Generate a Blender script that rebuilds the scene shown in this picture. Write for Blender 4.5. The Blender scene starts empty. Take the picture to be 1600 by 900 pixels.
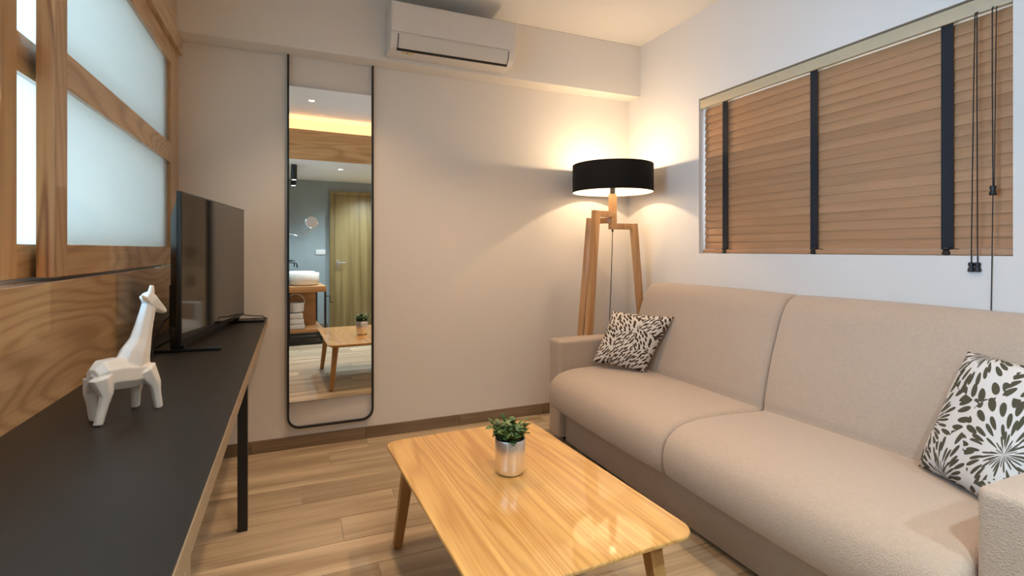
import bpy, bmesh, math, random
from mathutils import Vector, Matrix
random.seed(7)
sc = bpy.context.scene
COL = sc.collection
R = math.radians

# ------------------------------------------------------------------ camera
CAM_H = 1.2; YAW = R(23.2); F = 800.0; V0 = 390.0
cam_d = bpy.data.cameras.new('camera'); cam = bpy.data.objects.new('camera', cam_d); COL.objects.link(cam)
cam_d.sensor_width = 36; cam_d.lens = 36*F/1600; cam_d.shift_y = -(450-V0)/1600
cam_d.clip_start = 0.02
cam.location = (0, 0, CAM_H); cam.rotation_euler = (R(90), 0, -YAW)
sc.camera = cam

# ------------------------------------------------------------------ view, world, daylight
sc.view_settings.view_transform = 'Standard'; sc.view_settings.look = 'None'
sc.view_settings.gamma = 1; sc.view_settings.use_curve_mapping = False
sc.view_settings.exposure = 0.0
w = bpy.data.worlds.new('sky'); sc.world = w; w.use_nodes = True
bg = w.node_tree.nodes['Background']; bg.inputs[0].default_value = (.72, .84, 1, 1); bg.inputs[1].default_value = 3.0

def light(name, kind, loc, power, col, rot=(0, 0, 0), **kw):
    d = bpy.data.lights.new(name, kind); d.energy = power; d.color = col
    for k, v in kw.items(): setattr(d, k, v)
    o = bpy.data.objects.new(name, d); o.location = loc; o.rotation_euler = rot; COL.objects.link(o)
    return o
NEUT = (1, .67, .40); COOL = (.66, .86, 1)
# daylight standing in the bedroom window behind the frosted screens, shining +X
light('bedroom_daylight', 'AREA', (-3.38, .45, 1.60), 215, (.35, .65, 1), (0, R(-90), 0), shape='RECTANGLE', size=1.6, size_y=2.2)

# ------------------------------------------------------------------ helpers
def ray(u, v):
    a = (u-800)/F; s, c = math.sin(YAW), math.cos(YAW)
    return Vector((s+a*c, c-a*s, (V0-v)/F))
def world_loc(o):
    p = Vector((0, 0, 0))
    while o: p += o.location; o = o.parent
    return p
def tag(o, label=None, cat=None, group=None, kind=None):
    if label: o['label'] = label
    if cat: o['category'] = cat
    if group: o['group'] = group
    if kind: o['kind'] = kind
    return o
def thing(name, label, cat, loc, group=None):
    o = bpy.data.objects.new(name, None); o.empty_display_size = .05
    o.location = loc; COL.objects.link(o)
    return tag(o, label, cat, group)
def struct(name, loc=(0, 0, 0)):
    o = bpy.data.objects.new(name, None); o.location = loc; COL.objects.link(o); o['kind'] = 'structure'
    return o
class MB:
    def __init__(s): s.v = []; s.f = []
    def add(s, vs, fs):
        b = len(s.v); s.v += [tuple(p) for p in vs]; s.f += [tuple(b+i for i in f) for f in fs]; return s
    def box(s, x0, x1, y0, y1, z0, z1):
        return s.add([(x0,y0,z0),(x1,y0,z0),(x1,y1,z0),(x0,y1,z0),(x0,y0,z1),(x1,y0,z1),(x1,y1,z1),(x0,y1,z1)],
            [(0,3,2,1),(4,5,6,7),(0,1,5,4),(1,2,6,5),(2,3,7,6),(3,0,4,7)])
    def prism(s, poly, axis, a, b):
        # poly: 2D points; axis 'x': (y,z) 'y': (x,z) 'z': (x,y)
        def P(p, t): return {'x': (t,p[0],p[1]), 'y': (p[0],t,p[1]), 'z': (p[0],p[1],t)}[axis]
        n = len(poly)
        return s.add([P(p,a) for p in poly]+[P(p,b) for p in poly],
            [tuple(range(n))[::-1], tuple(range(n,2*n))]+[(i,(i+1)%n,n+(i+1)%n,n+i) for i in range(n)])
    def bar(s, p, q, w, h=None, up=(0,0,1), w2=None, h2=None):
        p, q = Vector(p), Vector(q); h = h or w; w2 = w2 or w; h2 = h2 or h
        d = (q-p).normalized(); up = Vector(up)
        a = d.cross(up)
        if a.length < 1e-4: a = d.cross(Vector((1,0,0)))
        a.normalize(); b = a.cross(d).normalized()
        vs = [p+a*i*w/2+b*j*h/2 for i, j in ((-1,-1),(1,-1),(1,1),(-1,1))]+[q+a*i*w2/2+b*j*h2/2 for i, j in ((-1,-1),(1,-1),(1,1),(-1,1))]
        return s.add(vs, [(0,1,2,3),(7,6,5,4),(0,4,5,1),(1,5,6,2),(2,6,7,3),(3,7,4,0)])
    def tube(s, pts, r, n=8, closed=False):
        pts = [Vector(p) for p in pts]; rs = r if isinstance(r, (list, tuple)) else [r]*len(pts)
        vs = []; m = len(pts); prev = None
        for i, p in enumerate(pts):
            if closed: d = pts[(i+1)%m]-pts[i-1]
            else: d = pts[min(i+1,m-1)]-pts[max(i-1,0)]
            d.normalize()
            if prev is None:
                a = d.cross(Vector((0,0,1)))
                if a.length < .05: a = d.cross(Vector((1,0,0)))
            else: a = prev-d*prev.dot(d)
            a.normalize(); prev = a; b = d.cross(a)
            vs += [p+(a*math.cos(2*math.pi*k/n)+b*math.sin(2*math.pi*k/n))*rs[i] for k in range(n)]
        fs = []
        for i in range(m if closed else m-1):
            j = (i+1)%m
            fs += [(i*n+k, i*n+(k+1)%n, j*n+(k+1)%n, j*n+k) for k in range(n)]
        if not closed: fs += [tuple(range(n))[::-1], tuple((m-1)*n+k for k in range(n))]
        return s.add(vs, fs)
    def lathe(s, prof, c, n=32, caps=True):
        vs = [(c[0]+r*math.cos(2*math.pi*k/n), c[1]+r*math.sin(2*math.pi*k/n), c[2]+z) for r, z in prof for k in range(n)]
        m = len(prof)
        fs = [(i*n+k, i*n+(k+1)%n, (i+1)*n+(k+1)%n, (i+1)*n+k) for i in range(m-1) for k in range(n)]
        if caps: fs += [tuple(range(n))[::-1], tuple((m-1)*n+k for k in range(n))]
        return s.add(vs, fs)
    def build(s, name, mat, parent=None, smooth=False, bevel=0, seg=2, angle=40, subsurf=0, fix=True):
        me = bpy.data.meshes.new(name)
        off = world_loc(parent) if parent else Vector((0,0,0))
        me.from_pydata([tuple(Vector(p)-off) for p in s.v], [], s.f)
        bm = bmesh.new(); bm.from_mesh(me)
        if fix: bmesh.ops.recalc_face_normals(bm, faces=bm.faces)
        if bevel:
            es = [e for e in bm.edges if len(e.link_faces) == 2 and e.calc_face_angle(0) > R(25)]
            bmesh.ops.bevel(bm, geom=es, offset=bevel, segments=seg, profile=.6, affect='EDGES', clamp_overlap=True)
        bm.to_mesh(me); bm.free()
        if smooth or bevel:
            me.polygons.foreach_set('use_smooth', [True]*len(me.polygons))
            try: me.set_sharp_from_angle(angle=R(angle))
            except Exception: pass
        o = bpy.data.objects.new(name, me); COL.objects.link(o)
        if parent: o.parent = parent
        if mat: me.materials.append(mat)
        if subsurf:
            m = o.modifiers.new('sub', 'SUBSURF'); m.levels = m.render_levels = subsurf
        return o
def one(name, mb, mat, label, cat, group=None, **kw):
    o = mb.build(name, mat, **kw); return tag(o, label, cat, group)

# ------------------------------------------------------------------ materials
def newmat(name):
    m = bpy.data.materials.new(name); m.use_nodes = True
    nt = m.node_tree; return m, nt, nt.nodes['Principled BSDF']
def N(nt, kind, **kw):
    n = nt.nodes.new(kind)
    for k, v in kw.items():
        if k in n.inputs.keys() if isinstance(k, str) else False: n.inputs[k].default_value = v
        else: setattr(n, k, v)
    return n
def ramp(nt, src, stops):
    r = nt.nodes.new('ShaderNodeValToRGB'); cr = r.color_ramp
    while len(cr.elements) < len(stops): cr.elements.new(.5)
    for e, (p, c) in zip(cr.elements, stops): e.position = p; e.color = c if len(c) == 4 else (*c, 1)
    nt.links.new(src, r.inputs[0]); return r.outputs[0]
def math_(nt, op, a, b=None, c=None):
    n = nt.nodes.new('ShaderNodeMath'); n.operation = op
    for i, x in enumerate((a, b, c)):
        if x is None: continue
        if isinstance(x, (int, float)): n.inputs[i].default_value = x
        else: nt.links.new(x, n.inputs[i])
    return n.outputs[0]
def plain(name, col, rough=.5, metal=0, bump=0, bscale=200, spec=.5, coat=0, var=0):
    m, nt, b = newmat(name)
    b.inputs['Base Color'].default_value = (*col, 1); b.inputs['Roughness'].default_value = rough
    b.inputs['Metallic'].default_value = metal; b.inputs['Specular IOR Level'].default_value = spec
    b.inputs['Coat Weight'].default_value = coat; b.inputs['Coat Roughness'].default_value = .05
    tc = nt.nodes.new('ShaderNodeTexCoord')
    nz = N(nt, 'ShaderNodeTexNoise'); nz.inputs['Scale'].default_value = bscale; nz.inputs['Detail'].default_value = 4
    nt.links.new(tc.outputs['Object'], nz.inputs['Vector'])
    if bump:
        bp = nt.nodes.new('ShaderNodeBump'); bp.inputs['Strength'].default_value = bump; bp.inputs['Distance'].default_value = .002
        nt.links.new(nz.outputs[0], bp.inputs['Height']); nt.links.new(bp.outputs[0], b.inputs['Normal'])
    if var:
        n2 = N(nt, 'ShaderNodeTexNoise'); n2.inputs['Scale'].default_value = 3; nt.links.new(tc.outputs['Object'], n2.inputs['Vector'])
        o = ramp(nt, n2.outputs[0], [(.3, tuple(c*(1-var) for c in col)), (.7, tuple(min(1, c*(1+var)) for c in col))])
        nt.links.new(o, b.inputs['Base Color'])
    return m
def wood(name, light_, dark, axis='x', scale=1.0, rough=.35, coat=0, rings=22, coatr=.06, per_object=False, rw=.42, pv=.3, rp=2.0, streak=(9, .8), contrast=1.0, across=3.0, along=.45, spec=.5):
    m, nt, b = newmat(name); L = nt.links.new
    tc = nt.nodes.new('ShaderNodeTexCoord'); src = tc.outputs['Object']
    if per_object:
        oi = nt.nodes.new('ShaderNodeObjectInfo'); va = nt.nodes.new('ShaderNodeVectorMath'); va.operation = 'MULTIPLY_ADD'
        cb = nt.nodes.new('ShaderNodeCombineXYZ')
        for i in range(3): L(oi.outputs['Random'], cb.inputs[i])
        L(cb.outputs[0], va.inputs[0]); va.inputs[1].default_value = (37, 91, 53); L(src, va.inputs[2]); src = va.outputs[0]
    def stretched(ac, al):
        mp = nt.nodes.new('ShaderNodeMapping'); s = [ac*scale]*3; s['xyz'.index(axis)] = al*scale
        mp.inputs['Scale'].default_value = s; L(src, mp.inputs[0]); return mp.outputs[0]
    n1 = N(nt, 'ShaderNodeTexNoise'); n1.inputs['Scale'].default_value = 1; n1.inputs['Detail'].default_value = 2; n1.inputs['Roughness'].default_value = .4
    n1.inputs['Distortion'].default_value = .15
    L(stretched(across, along), n1.inputs['Vector'])
    sn = math_(nt, 'SINE', math_(nt, 'MULTIPLY', n1.outputs[0], rings*6.283/2))
    ring = math_(nt, 'POWER', math_(nt, 'MULTIPLY_ADD', sn, .5, .5), rp)
    n2 = N(nt, 'ShaderNodeTexNoise'); n2.inputs['Scale'].default_value = 1; n2.inputs['Detail'].default_value = 3
    L(stretched(130, 3.5), n2.inputs['Vector'])
    n3 = N(nt, 'ShaderNodeTexNoise'); n3.inputs['Scale'].default_value = 1; n3.inputs['Detail'].default_value = 3
    L(stretched(*streak), n3.inputs['Vector'])
    mix = math_(nt, 'ADD', math_(nt, 'MULTIPLY', ring, rw*contrast), math_(nt, 'ADD', math_(nt, 'MULTIPLY', n2.outputs[0], .36*contrast), math_(nt, 'MULTIPLY', n3.outputs[0], .55)))
    o = ramp(nt, mix, [(.26+rw*.1, light_), (.50+rw, dark)])
    if per_object:
        hs = nt.nodes.new('ShaderNodeHueSaturation'); L(o, hs.inputs['Color'])
        L(math_(nt, 'MULTIPLY_ADD', oi.outputs['Random'], pv, 1-pv/2), hs.inputs['Value']); o = hs.outputs[0]
    L(o, b.inputs['Base Color']); b.inputs['Roughness'].default_value = rough; b.inputs['Specular IOR Level'].default_value = spec
    b.inputs['Coat Weight'].default_value = coat; b.inputs['Coat Roughness'].default_value = coatr
    bp = nt.nodes.new('ShaderNodeBump'); bp.inputs['Strength'].default_value = .12; bp.inputs['Distance'].default_value = .001
    L(n2.outputs[0], bp.inputs['Height']); L(bp.outputs[0], b.inputs['Normal'])
    return m
def emis(name, col, st):
    m, nt, b = newmat(name); b.inputs['Base Color'].default_value = (*col, 1)
    b.inputs['Emission Color'].default_value = (*col, 1); b.inputs['Emission Strength'].default_value = st
    return m
M = {}
M['paint'] = plain('wall_paint', (.80, .755, .70), .75, bump=.06, bscale=350, spec=.25)
M['ceil'] = plain('ceiling_paint', (.84, .80, .75), .8, bump=.04, bscale=300, spec=.2)
M['floor'] = wood('plank_tile', (.68, .55, .38), (.34, .25, .155), 'x', 1.0, .42, 0, rings=5, per_object=True, across=7, along=.8, contrast=1, rw=.12, pv=.2)
M['bbtile'] = wood('baseboard_tile', (.36, .26, .17), (.18, .12, .07), 'x', 1.0, .45, 0, rings=5, per_object=True, across=5, along=.7, rw=.12, pv=.2)
M['grout'] = plain('grout', (.42, .36, .28), .8, bump=.1)
M['oakY'] = wood('oak_lacquer_y', (.70, .47, .25), (.42, .245, .11), 'y', 1.0, .38, .9, rings=64, coatr=.03, contrast=1.0, rw=.26, rp=2.6, across=2.6, along=.42, streak=(28, .7))
M['oakZ'] = wood('oak_lacquer_z', (.66, .43, .22), (.42, .24, .105), 'z', 1.0, .38, .9, rings=44, coatr=.03, contrast=.9, rw=.22, rp=2.4, along=.3, streak=(28, .7))
M['oakX'] = wood('oak_lacquer_x', (.74, .47, .22), (.48, .27, .105), 'x', 1.0, .4, .3, rings=44, rw=.26, rp=2.4, streak=(28, .7))
M['oakend'] = wood('oak_stile_edge', (.66, .34, .13), (.28, .11, .03), 'z', 1.0, .45, .2, rings=14, across=12, along=1.2, contrast=1.1)
M['table'] = wood('table_oak', (.76, .45, .14), (.50, .25, .06), 'y', 1.0, .34, .75, rings=64, across=3.4, along=.20, contrast=1.0, coatr=.05, rw=.17, rp=2.6, streak=(36, .7))
M['tleg'] = wood('table_leg_oak', (.60, .34, .12), (.40, .20, .06), 'z', 1.0, .4, .2, rings=6, across=8)
M['ash'] = wood('lamp_ash', (.66, .38, .17), (.44, .22, .085), 'z', 1.0, .45, .1, rings=8, across=10)
M['slat'] = wood('slat_wood', (.54, .295, .150), (.42, .22, .105), 'y', 1.0, .5, 0, rings=6, across=25, along=1.0, per_object=True, rw=.05, pv=.10)
M['slathighlight'] = plain('slat_edge_highlight', (.78, .58, .40), .5, bump=.05)  # same slat wood, coloured paler to paint the light line on lower edges
M['valance'] = plain('valance_cream', (.55, .45, .29), .5, bump=.05)
M['tape'] = plain('ladder_tape', (.012, .014, .02), .8, bump=.3, bscale=600)
M['blackm'] = plain('black_metal', (.012, .011, .011), .45, 0, bump=.03)
M['desk'] = plain('desk_laminate', (.016, .0135, .012), .44, bump=.03, bscale=500, spec=.45)
M['edge'] = plain('desk_edge', (.30, .21, .125), .45, bump=.05)
M['tvblack'] = plain('tv_plastic', (.008, .008, .009), .3, bump=.02)
M['screen'] = plain('tv_screen', (.012, .011, .011), .06, spec=1.0)
M['ceram'] = plain('white_ceramic', (.80, .76, .70), .3, bump=.02, coat=.4)
M['plastic'] = plain('white_plastic', (.72, .68, .64), .45, bump=.02)
M['plastic2'] = plain('white_plastic_flap', (.66, .63, .58), .45, bump=.02)
M['silver'] = plain('brushed_silver', (.88, .86, .84), .28, .9, bump=.05, bscale=120)
M['chrome'] = plain('chrome', (.8, .8, .8), .08, 1)
M['soil'] = plain('soil', (.03, .02, .012), .9, bump=.8, bscale=120)
M['stem'] = plain('stem_green', (.12, .16, .05), .6, bump=.1)
M['shade'] = plain('shade_black', (.010, .009, .008), .85, bump=.3, bscale=500, spec=.2)
M['shadein'] = plain('shade_lining', (.85, .80, .70), .6, bump=.05)
M['cord'] = plain('black_cord', (.010, .009, .010), .5, bump=.1)
M['mirror'] = plain('mirror_silver', (.90, .92, .91), .0, 1)
M['mback'] = plain('mirror_back', (.05, .045, .04), .5, bump=.02)
M['greywall'] = plain('grey_plaster', (.30, .335, .335), .6, bump=.1, bscale=60, var=.08)
M['bdoor'] = wood('olive_oak', (.36, .25, .10), (.20, .13, .045), 'z', 1.0, .45, .1, rings=5, across=9, along=.25)
M['bath_wood'] = wood('vanity_oak', (.55, .28, .11), (.36, .165, .06), 'x', 1.0, .4, .1, rings=8)
M['towel'] = plain('white_towel', (.75, .75, .78), .95, bump=.8, bscale=250)
M['label'] = plain('yellow_label', (.75, .55, .06), .5, bump=.02)
M['dark'] = plain('dark_slot', (.01, .009, .008), .7, bump=.02)
M['alu'] = plain('aluminium', (.6, .6, .6), .3, 1, bump=.03)
def leaf_mat():
    m, nt, b = newmat('succulent_leaf'); L = nt.links.new
    oi = nt.nodes.new('ShaderNodeObjectInfo'); nz = N(nt, 'ShaderNodeTexNoise'); nz.inputs['Scale'].default_value = 60
    s = math_(nt, 'MULTIPLY_ADD', nz.outputs[0], .4, math_(nt, 'MULTIPLY', oi.outputs['Random'], .7))
    L(ramp(nt, s, [(.15, (.018, .045, .012)), (.6, (.06, .13, .03)), (.95, (.17, .25, .08))]), b.inputs['Base Color'])
    b.inputs['Roughness'].default_value = .35; return m
M['leaf'] = leaf_mat()
def fabric(name, col):
    m, nt, b = newmat(name); L = nt.links.new
    tc = nt.nodes.new('ShaderNodeTexCoord')
    n1 = N(nt, 'ShaderNodeTexNoise'); n1.inputs['Scale'].default_value = 90; n1.inputs['Detail'].default_value = 5; L(tc.outputs['Object'], n1.inputs['Vector'])
    L(ramp(nt, n1.outputs[0], [(.3, tuple(c*.96 for c in col)), (.7, tuple(c*1.03 for c in col))]), b.inputs['Base Color'])
    v = N(nt, 'ShaderNodeTexVoronoi'); v.inputs['Scale'].default_value = 240; L(tc.outputs['Object'], v.inputs['Vector'])
    bp = nt.nodes.new('ShaderNodeBump'); bp.inputs['Strength'].default_value = .8; bp.inputs['Distance'].default_value = .002
    L(v.outputs['Distance'], bp.inputs['Height']); L(bp.outputs[0], b.inputs['Normal'])
    b.inputs['Roughness'].default_value = .9; b.inputs['Specular IOR Level'].default_value = .2
    b.inputs['Sheen Weight'].default_value = .25; b.inputs['Sheen Roughness'].default_value = .5
    return m
M['sofa'] = fabric('sofa_weave', (.47, .372, .288))
M['sofabase'] = fabric('sofa_base_weave', (.45, .355, .27))
def frosted():
    m = bpy.data.materials.new('frosted_glass'); m.use_nodes = True; nt = m.node_tree; nt.nodes.clear(); L = nt.links.new
    out = nt.nodes.new('ShaderNodeOutputMaterial'); tr = nt.nodes.new('ShaderNodeBsdfTranslucent'); df = nt.nodes.new('ShaderNodeBsdfDiffuse')
    nz = N(nt, 'ShaderNodeTexNoise'); nz.inputs['Scale'].default_value = 2
    c = ramp(nt, nz.outputs[0], [(.3, (.84, .77, .69)), (.7, (.86, .80, .72))])
    L(c, tr.inputs[0]); L(c, df.inputs[0])
    m1 = nt.nodes.new('ShaderNodeMixShader'); m1.inputs[0].default_value = .15; L(tr.outputs[0], m1.inputs[1]); L(df.outputs[0], m1.inputs[2])
    gl = nt.nodes.new('ShaderNodeBsdfGlossy'); gl.inputs['Roughness'].default_value = .02
    fr = nt.nodes.new('ShaderNodeFresnel'); fr.inputs[0].default_value = 1.45
    m2 = nt.nodes.new('ShaderNodeMixShader'); L(fr.outputs[0], m2.inputs[0]); L(m1.outputs[0], m2.inputs[1]); L(gl.outputs[0], m2.inputs[2])
    L(m2.outputs[0], out.inputs[0]); return m
M['frost'] = frosted()
def clearpane():
    m = bpy.data.materials.new('clear_glass'); m.use_nodes = True; nt = m.node_tree; nt.nodes.clear(); L = nt.links.new
    out = nt.nodes.new('ShaderNodeOutputMaterial'); tr = nt.nodes.new('ShaderNodeBsdfTransparent'); tr.inputs[0].default_value = (.95, .97, .97, 1)
    gl = nt.nodes.new('ShaderNodeBsdfGlossy'); gl.inputs['Roughness'].default_value = 0
    mx = nt.nodes.new('ShaderNodeMixShader'); mx.inputs[0].default_value = .05
    L(tr.outputs[0], mx.inputs[1]); L(gl.outputs[0], mx.inputs[2]); L(mx.outputs[0], out.inputs[0]); return m
M['glass'] = clearpane()
def leafprint(name, base, ink, off, scale, K, MM, thr, parallel=False):
    m, nt, b = newmat(name); L = nt.links.new
    uv = nt.nodes.new('ShaderNodeUVMap'); uv.uv_map = 'uv'
    mp = nt.nodes.new('ShaderNodeMapping'); mp.inputs['Location'].default_value = off; L(uv.outputs[0], mp.inputs[0])
    v = N(nt, 'ShaderNodeTexVoronoi'); v.voronoi_dimensions = '2D'; v.inputs['Scale'].default_value = scale; v.inputs['Randomness'].default_value = .8
    L(mp.outputs[0], v.inputs['Vector'])
    sub = nt.nodes.new('ShaderNodeVectorMath'); sub.operation = 'SUBTRACT'; L(mp.outputs[0], sub.inputs[0]); L(v.outputs['Position'], sub.inputs[1])
    sp = nt.nodes.new('ShaderNodeSeparateXYZ'); L(sub.outputs[0], sp.inputs[0])
    th = math_(nt, 'ARCTAN2', sp.outputs[1], sp.outputs[0])
    ln = nt.nodes.new('ShaderNodeVectorMath'); ln.operation = 'LENGTH'; L(sub.outputs[0], ln.inputs[0])
    cb = nt.nodes.new('ShaderNodeCombineXYZ'); L(math_(nt, 'MULTIPLY', th, K), cb.inputs[0]); L(math_(nt, 'MULTIPLY', ln.outputs['Value'], MM), cb.inputs[1])
    if parallel:   # strokes of one leaf frond run side by side, each frond at its own slant
        spc = nt.nodes.new('ShaderNodeSeparateColor'); L(v.outputs['Color'], spc.inputs[0])
        an = math_(nt, 'MULTIPLY_ADD', math_(nt, 'GREATER_THAN', spc.outputs[0], .5), 1.35, math_(nt, 'MULTIPLY_ADD', spc.outputs[1], .5, -.85))
        vr = nt.nodes.new('ShaderNodeVectorRotate'); vr.rotation_type = 'Z_AXIS'; L(sub.outputs[0], vr.inputs['Vector']); L(an, vr.inputs['Angle'])
        s3 = nt.nodes.new('ShaderNodeSeparateXYZ'); L(vr.outputs[0], s3.inputs[0])
        L(math_(nt, 'MULTIPLY', s3.outputs[0], K), cb.inputs[0]); L(math_(nt, 'MULTIPLY', s3.outputs[1], MM), cb.inputs[1])
    v2 = N(nt, 'ShaderNodeTexVoronoi'); v2.voronoi_dimensions = '2D'; v2.inputs['Scale'].default_value = 1; v2.inputs['Randomness'].default_value = .75
    L(cb.outputs[0], v2.inputs['Vector'])
    f = math_(nt, 'LESS_THAN', v2.outputs['Distance'], thr)
    mx = nt.nodes.new('ShaderNodeMix'); mx.data_type = 'RGBA'; L(f, mx.inputs[0]); mx.inputs[6].default_value = (*base, 1); mx.inputs[7].default_value = (*ink, 1)
    L(mx.outputs[2], b.inputs['Base Color']); b.inputs['Roughness'].default_value = .85; b.inputs['Specular IOR Level'].default_value = .2
    nz = N(nt, 'ShaderNodeTexNoise'); nz.inputs['Scale'].default_value = 400
    bp = nt.nodes.new('ShaderNodeBump'); bp.inputs['Strength'].default_value = .2; bp.inputs['Distance'].default_value = .001
    L(nz.outputs[0], bp.inputs['Height']); L(bp.outputs[0], b.inputs['Normal'])
    return m
M['print1'] = leafprint('brown_leaf_print', (.66, .60, .53), (.060, .035, .018), (.37, .62, 0), 3.0, 26, 8.5, .36, True)
M['print2'] = leafprint('olive_leaf_print', (.62, .605, .59), (.075, .070, .045), (.05, .30, 0), 1.7, 5.6, 6.2, .37)

# ------------------------------------------------------------------ room shell
XL, XR, YB, YR, ZC, ZB = -.585, 2.443, 3.36, -1.6, 2.75, 2.245
fl = struct('floor')
MB().box(-.72, XR+.3, YR-.1, YB+.1, -.10, -.0025).build('subfloor', M['grout'], fl)
PW, PL = .20, 1.20
pme = {}
def plank(x0, x1, y0, y1):
    key = (round(x1-x0, 3), round(y1-y0, 3))
    g = .0015
    if key not in pme:
        o = MB().box(-key[0]/2+g, key[0]/2-g, -key[1]/2+g, key[1]/2-g, -.009, 0).build('plank', M['floor'], None, bevel=.001, seg=1)
        pme[key] = o.data
    else:
        o = bpy.data.objects.new('plank', pme[key]); COL.objects.link(o)
    o.parent = fl; o.location = ((x0+x1)/2, (y0+y1)/2, 0)
y = 3.21; rows = []
rows.append((3.21, YB))
while y > YR:
    rows.append((max(y-PW, YR), y)); y -= PW
starts = [.43, .197, .72, .04, .457, .195, .85, .30, .62]
for i, (y0, y1) in enumerate(rows):
    x = starts[i % len(starts)]
    while x > XL-.1: x -= PL
    while x < XR:
        a, b_ = max(x, XL-.06), min(x+PL, XR)
        if b_-a > .03: plank(a, b_, y0, y1)
        x += PL

def wallbox(name, mat, *b):
    o = MB().box(*b).build(name, mat); o['kind'] = 'structure'; return o
wallbox('wall_back', M['paint'], -.75, XR+.25, YB, YB+.12, -.1, ZC+.1)
wallbox('ceiling', M['ceil'], -.75, XR+.25, .0, YB+.12, ZC, ZC+.1)
wallbox('ceiling_bathroom', M['ceil'], -.75, XR+.25, YR-.1, .262, ZB, ZB+.06)
cb_ = MB().box(-.58, XR, 3.212, YB, 2.366, ZC).build('ceiling_beam', M['paint'], bevel=.003, seg=1); cb_['kind'] = 'structure'
# right wall with window opening
WY0, WY1, WZ0, WZ1 = 1.008, 2.596, 1.175, 2.184
wr = MB()
wr.box(XR, XR+.25, YR-.1, WY0, -.1, ZC+.1).box(XR, XR+.25, WY1, YB+.12, -.1, ZC+.1)
wr.box(XR, XR+.25, WY0, WY1, -.1, WZ0).box(XR, XR+.25, WY0, WY1, WZ1, ZC+.1)
o = wr.build('wall_right', M['paint']); o['kind'] = 'structure'
wallbox('wall_rear', M['greywall'], -.75, XR+.25, YR-.12, YR, -.1, ZC+.1)
wallbox('wall_partition', M['greywall'], .10, .195, YR, -.22, 0, ZB)
wallbox('wall_left_rear', M['paint'], -.70, -.60, YR, .02, -.1, ZC+.1)
# cove: soffit board with a recess holding the led strip
sf = struct('trim_1')
MB().box(-.58, XR, .262, .282, ZB-.002, 2.59).build('soffit_board', M['oakX'], sf)
MB().box(-.58, XR, .06, .262, ZB+.06, ZB+.08).build('cove_shelf', M['ceil'], sf)
MB().box(-.58, XR, .0, .06, ZB+.06, ZC).build('cove_back', M['ceil'], sf)
led = MB().box(-.5, XR-.1, .20, .215, ZB+.0805, ZB+.09).build('led_strip', emis('led_warm', (1, .66, .34), 82), sf)

# left wall: wainscot, sliding screens, fascia
wl = struct('wall_left')
MB().box(-.70, -.576, .02, YB, -.1, 1.115).build('wainscot_panel', M['oakY'], wl, bevel=.0015, seg=1)
MB().box(-.76, -.566, .02, YB, 2.285, ZC).build('fascia_board', M['oakY'], wl)
MB().box(-.655, -.585, 3.262, YB, 1.115, 2.285).build('jamb', M['oakZ'], wl)
MB().box(-.70, -.60, .02, .16, 1.115, 2.285).build('jamb', M['oakZ'], wl)
MB().box(-.668, -.648, .05, 3.26, 1.1155, 1.124).build('track', M['alu'], wl)
def pane(x0, x1, y0, y1, z0, z1, parent):
    o = MB().box(x0, x1, y0, y1, z0, z1).build('glass_pane', M['frost'], parent)
    o.data.materials.append(M['glass'])
    for p in o.data.polygons: p.material_index = 0 if p.normal.x > .9 else 1
    return o
def sliding(name, x1, ys, stiles, zb, zt, label=None):
    # x1: room-side face; stiles: list of (y0,y1)
    d = struct(name); x0 = x1-.04
    for k, (a, b_) in enumerate(stiles):
        o = MB().box(x0, x1, a, b_, zb, zt).build('stile', M['oakZ'], d, bevel=.0012, seg=1)
        if k == 0:
            o.data.materials.append(M['oakend'])
            for p in o.data.polygons:
                if p.normal.y < -.9: p.material_index = 1
    for (a, b_) in zip(stiles[:-1], stiles[1:]):
        for z0, z1 in ((zb, 1.214), (1.655, 1.757), (2.18, zt)):
            MB().box(x0+.001, x1-.001, a[1], b_[0], z0, z1).build('rail', M['oakY'], d, bevel=.0012, seg=1)
        for z0, z1 in ((1.214, 1.655), (1.757, 2.18)):
            pane(x1-.022, x1-.016, a[1]-.004, b_[0]+.004, z0-.004, z1+.004, d)
    return d
sliding('door_1', -.585, None, [(1.742, 1.826), (3.168, 3.262)], 1.1255, 2.284)
sliding('door_2', -.640, None, [(1.595, 1.682), (3.09, 3.175)], 1.1255, 2.284)

# bedroom behind the screens
br = struct('wall_bedroom')
MB().box(-3.5, -.70, -1.2, -1.1, -.1, 2.85).build('side_wall', M['ceil'], br)
MB().box(-3.5, -.70, 4.3, 4.4, -.1, 2.85).build('side_wall', M['ceil'], br)
m_ = MB().box(-3.5, -3.4, -1.2, 4.4, -.1, .70).box(-3.5, -3.4, -1.2, 4.4, 2.45, 2.85).box(-3.5, -3.4, -1.2, -.70, .7, 2.45).box(-3.5, -3.4, 1.60, 4.4, .7, 2.45)
m_.build('window_wall', M['ceil'], br)
MB().box(-3.5, -.76, -1.2, 4.4, 2.75, 2.85).build('bedroom_ceiling', M['ceil'], br)
MB().box(-3.5, -.70, -1.2, 4.4, -.1, 0).build('bedroom_floor', M['ceil'], br)
MB().box(-.76, -.70, YB, 4.4, 0, 2.75).box(-.76, -.70, -1.2, .02, 0, 2.75).build('divider', M['ceil'], br)

w2 = struct('window_2')
f2 = MB().box(-3.49, -3.43, -.70, -.64, .7, 2.45).box(-3.49, -3.43, 1.54, 1.60, .7, 2.45).box(-3.49, -3.43, -.64, 1.54, .7, .76).box(-3.49, -3.43, -.64, 1.54, 2.39, 2.45).box(-3.49, -3.43, .42, .48, .76, 2.39)
f2.build('window_frame', M['plastic'], w2, bevel=.003, seg=1)
for a, b_ in ((-.64, .42), (.48, 1.54)): MB().box(-3.463, -3.457, a, b_, .76, 2.39).build('window_pane', M['glass'], w2)

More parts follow.
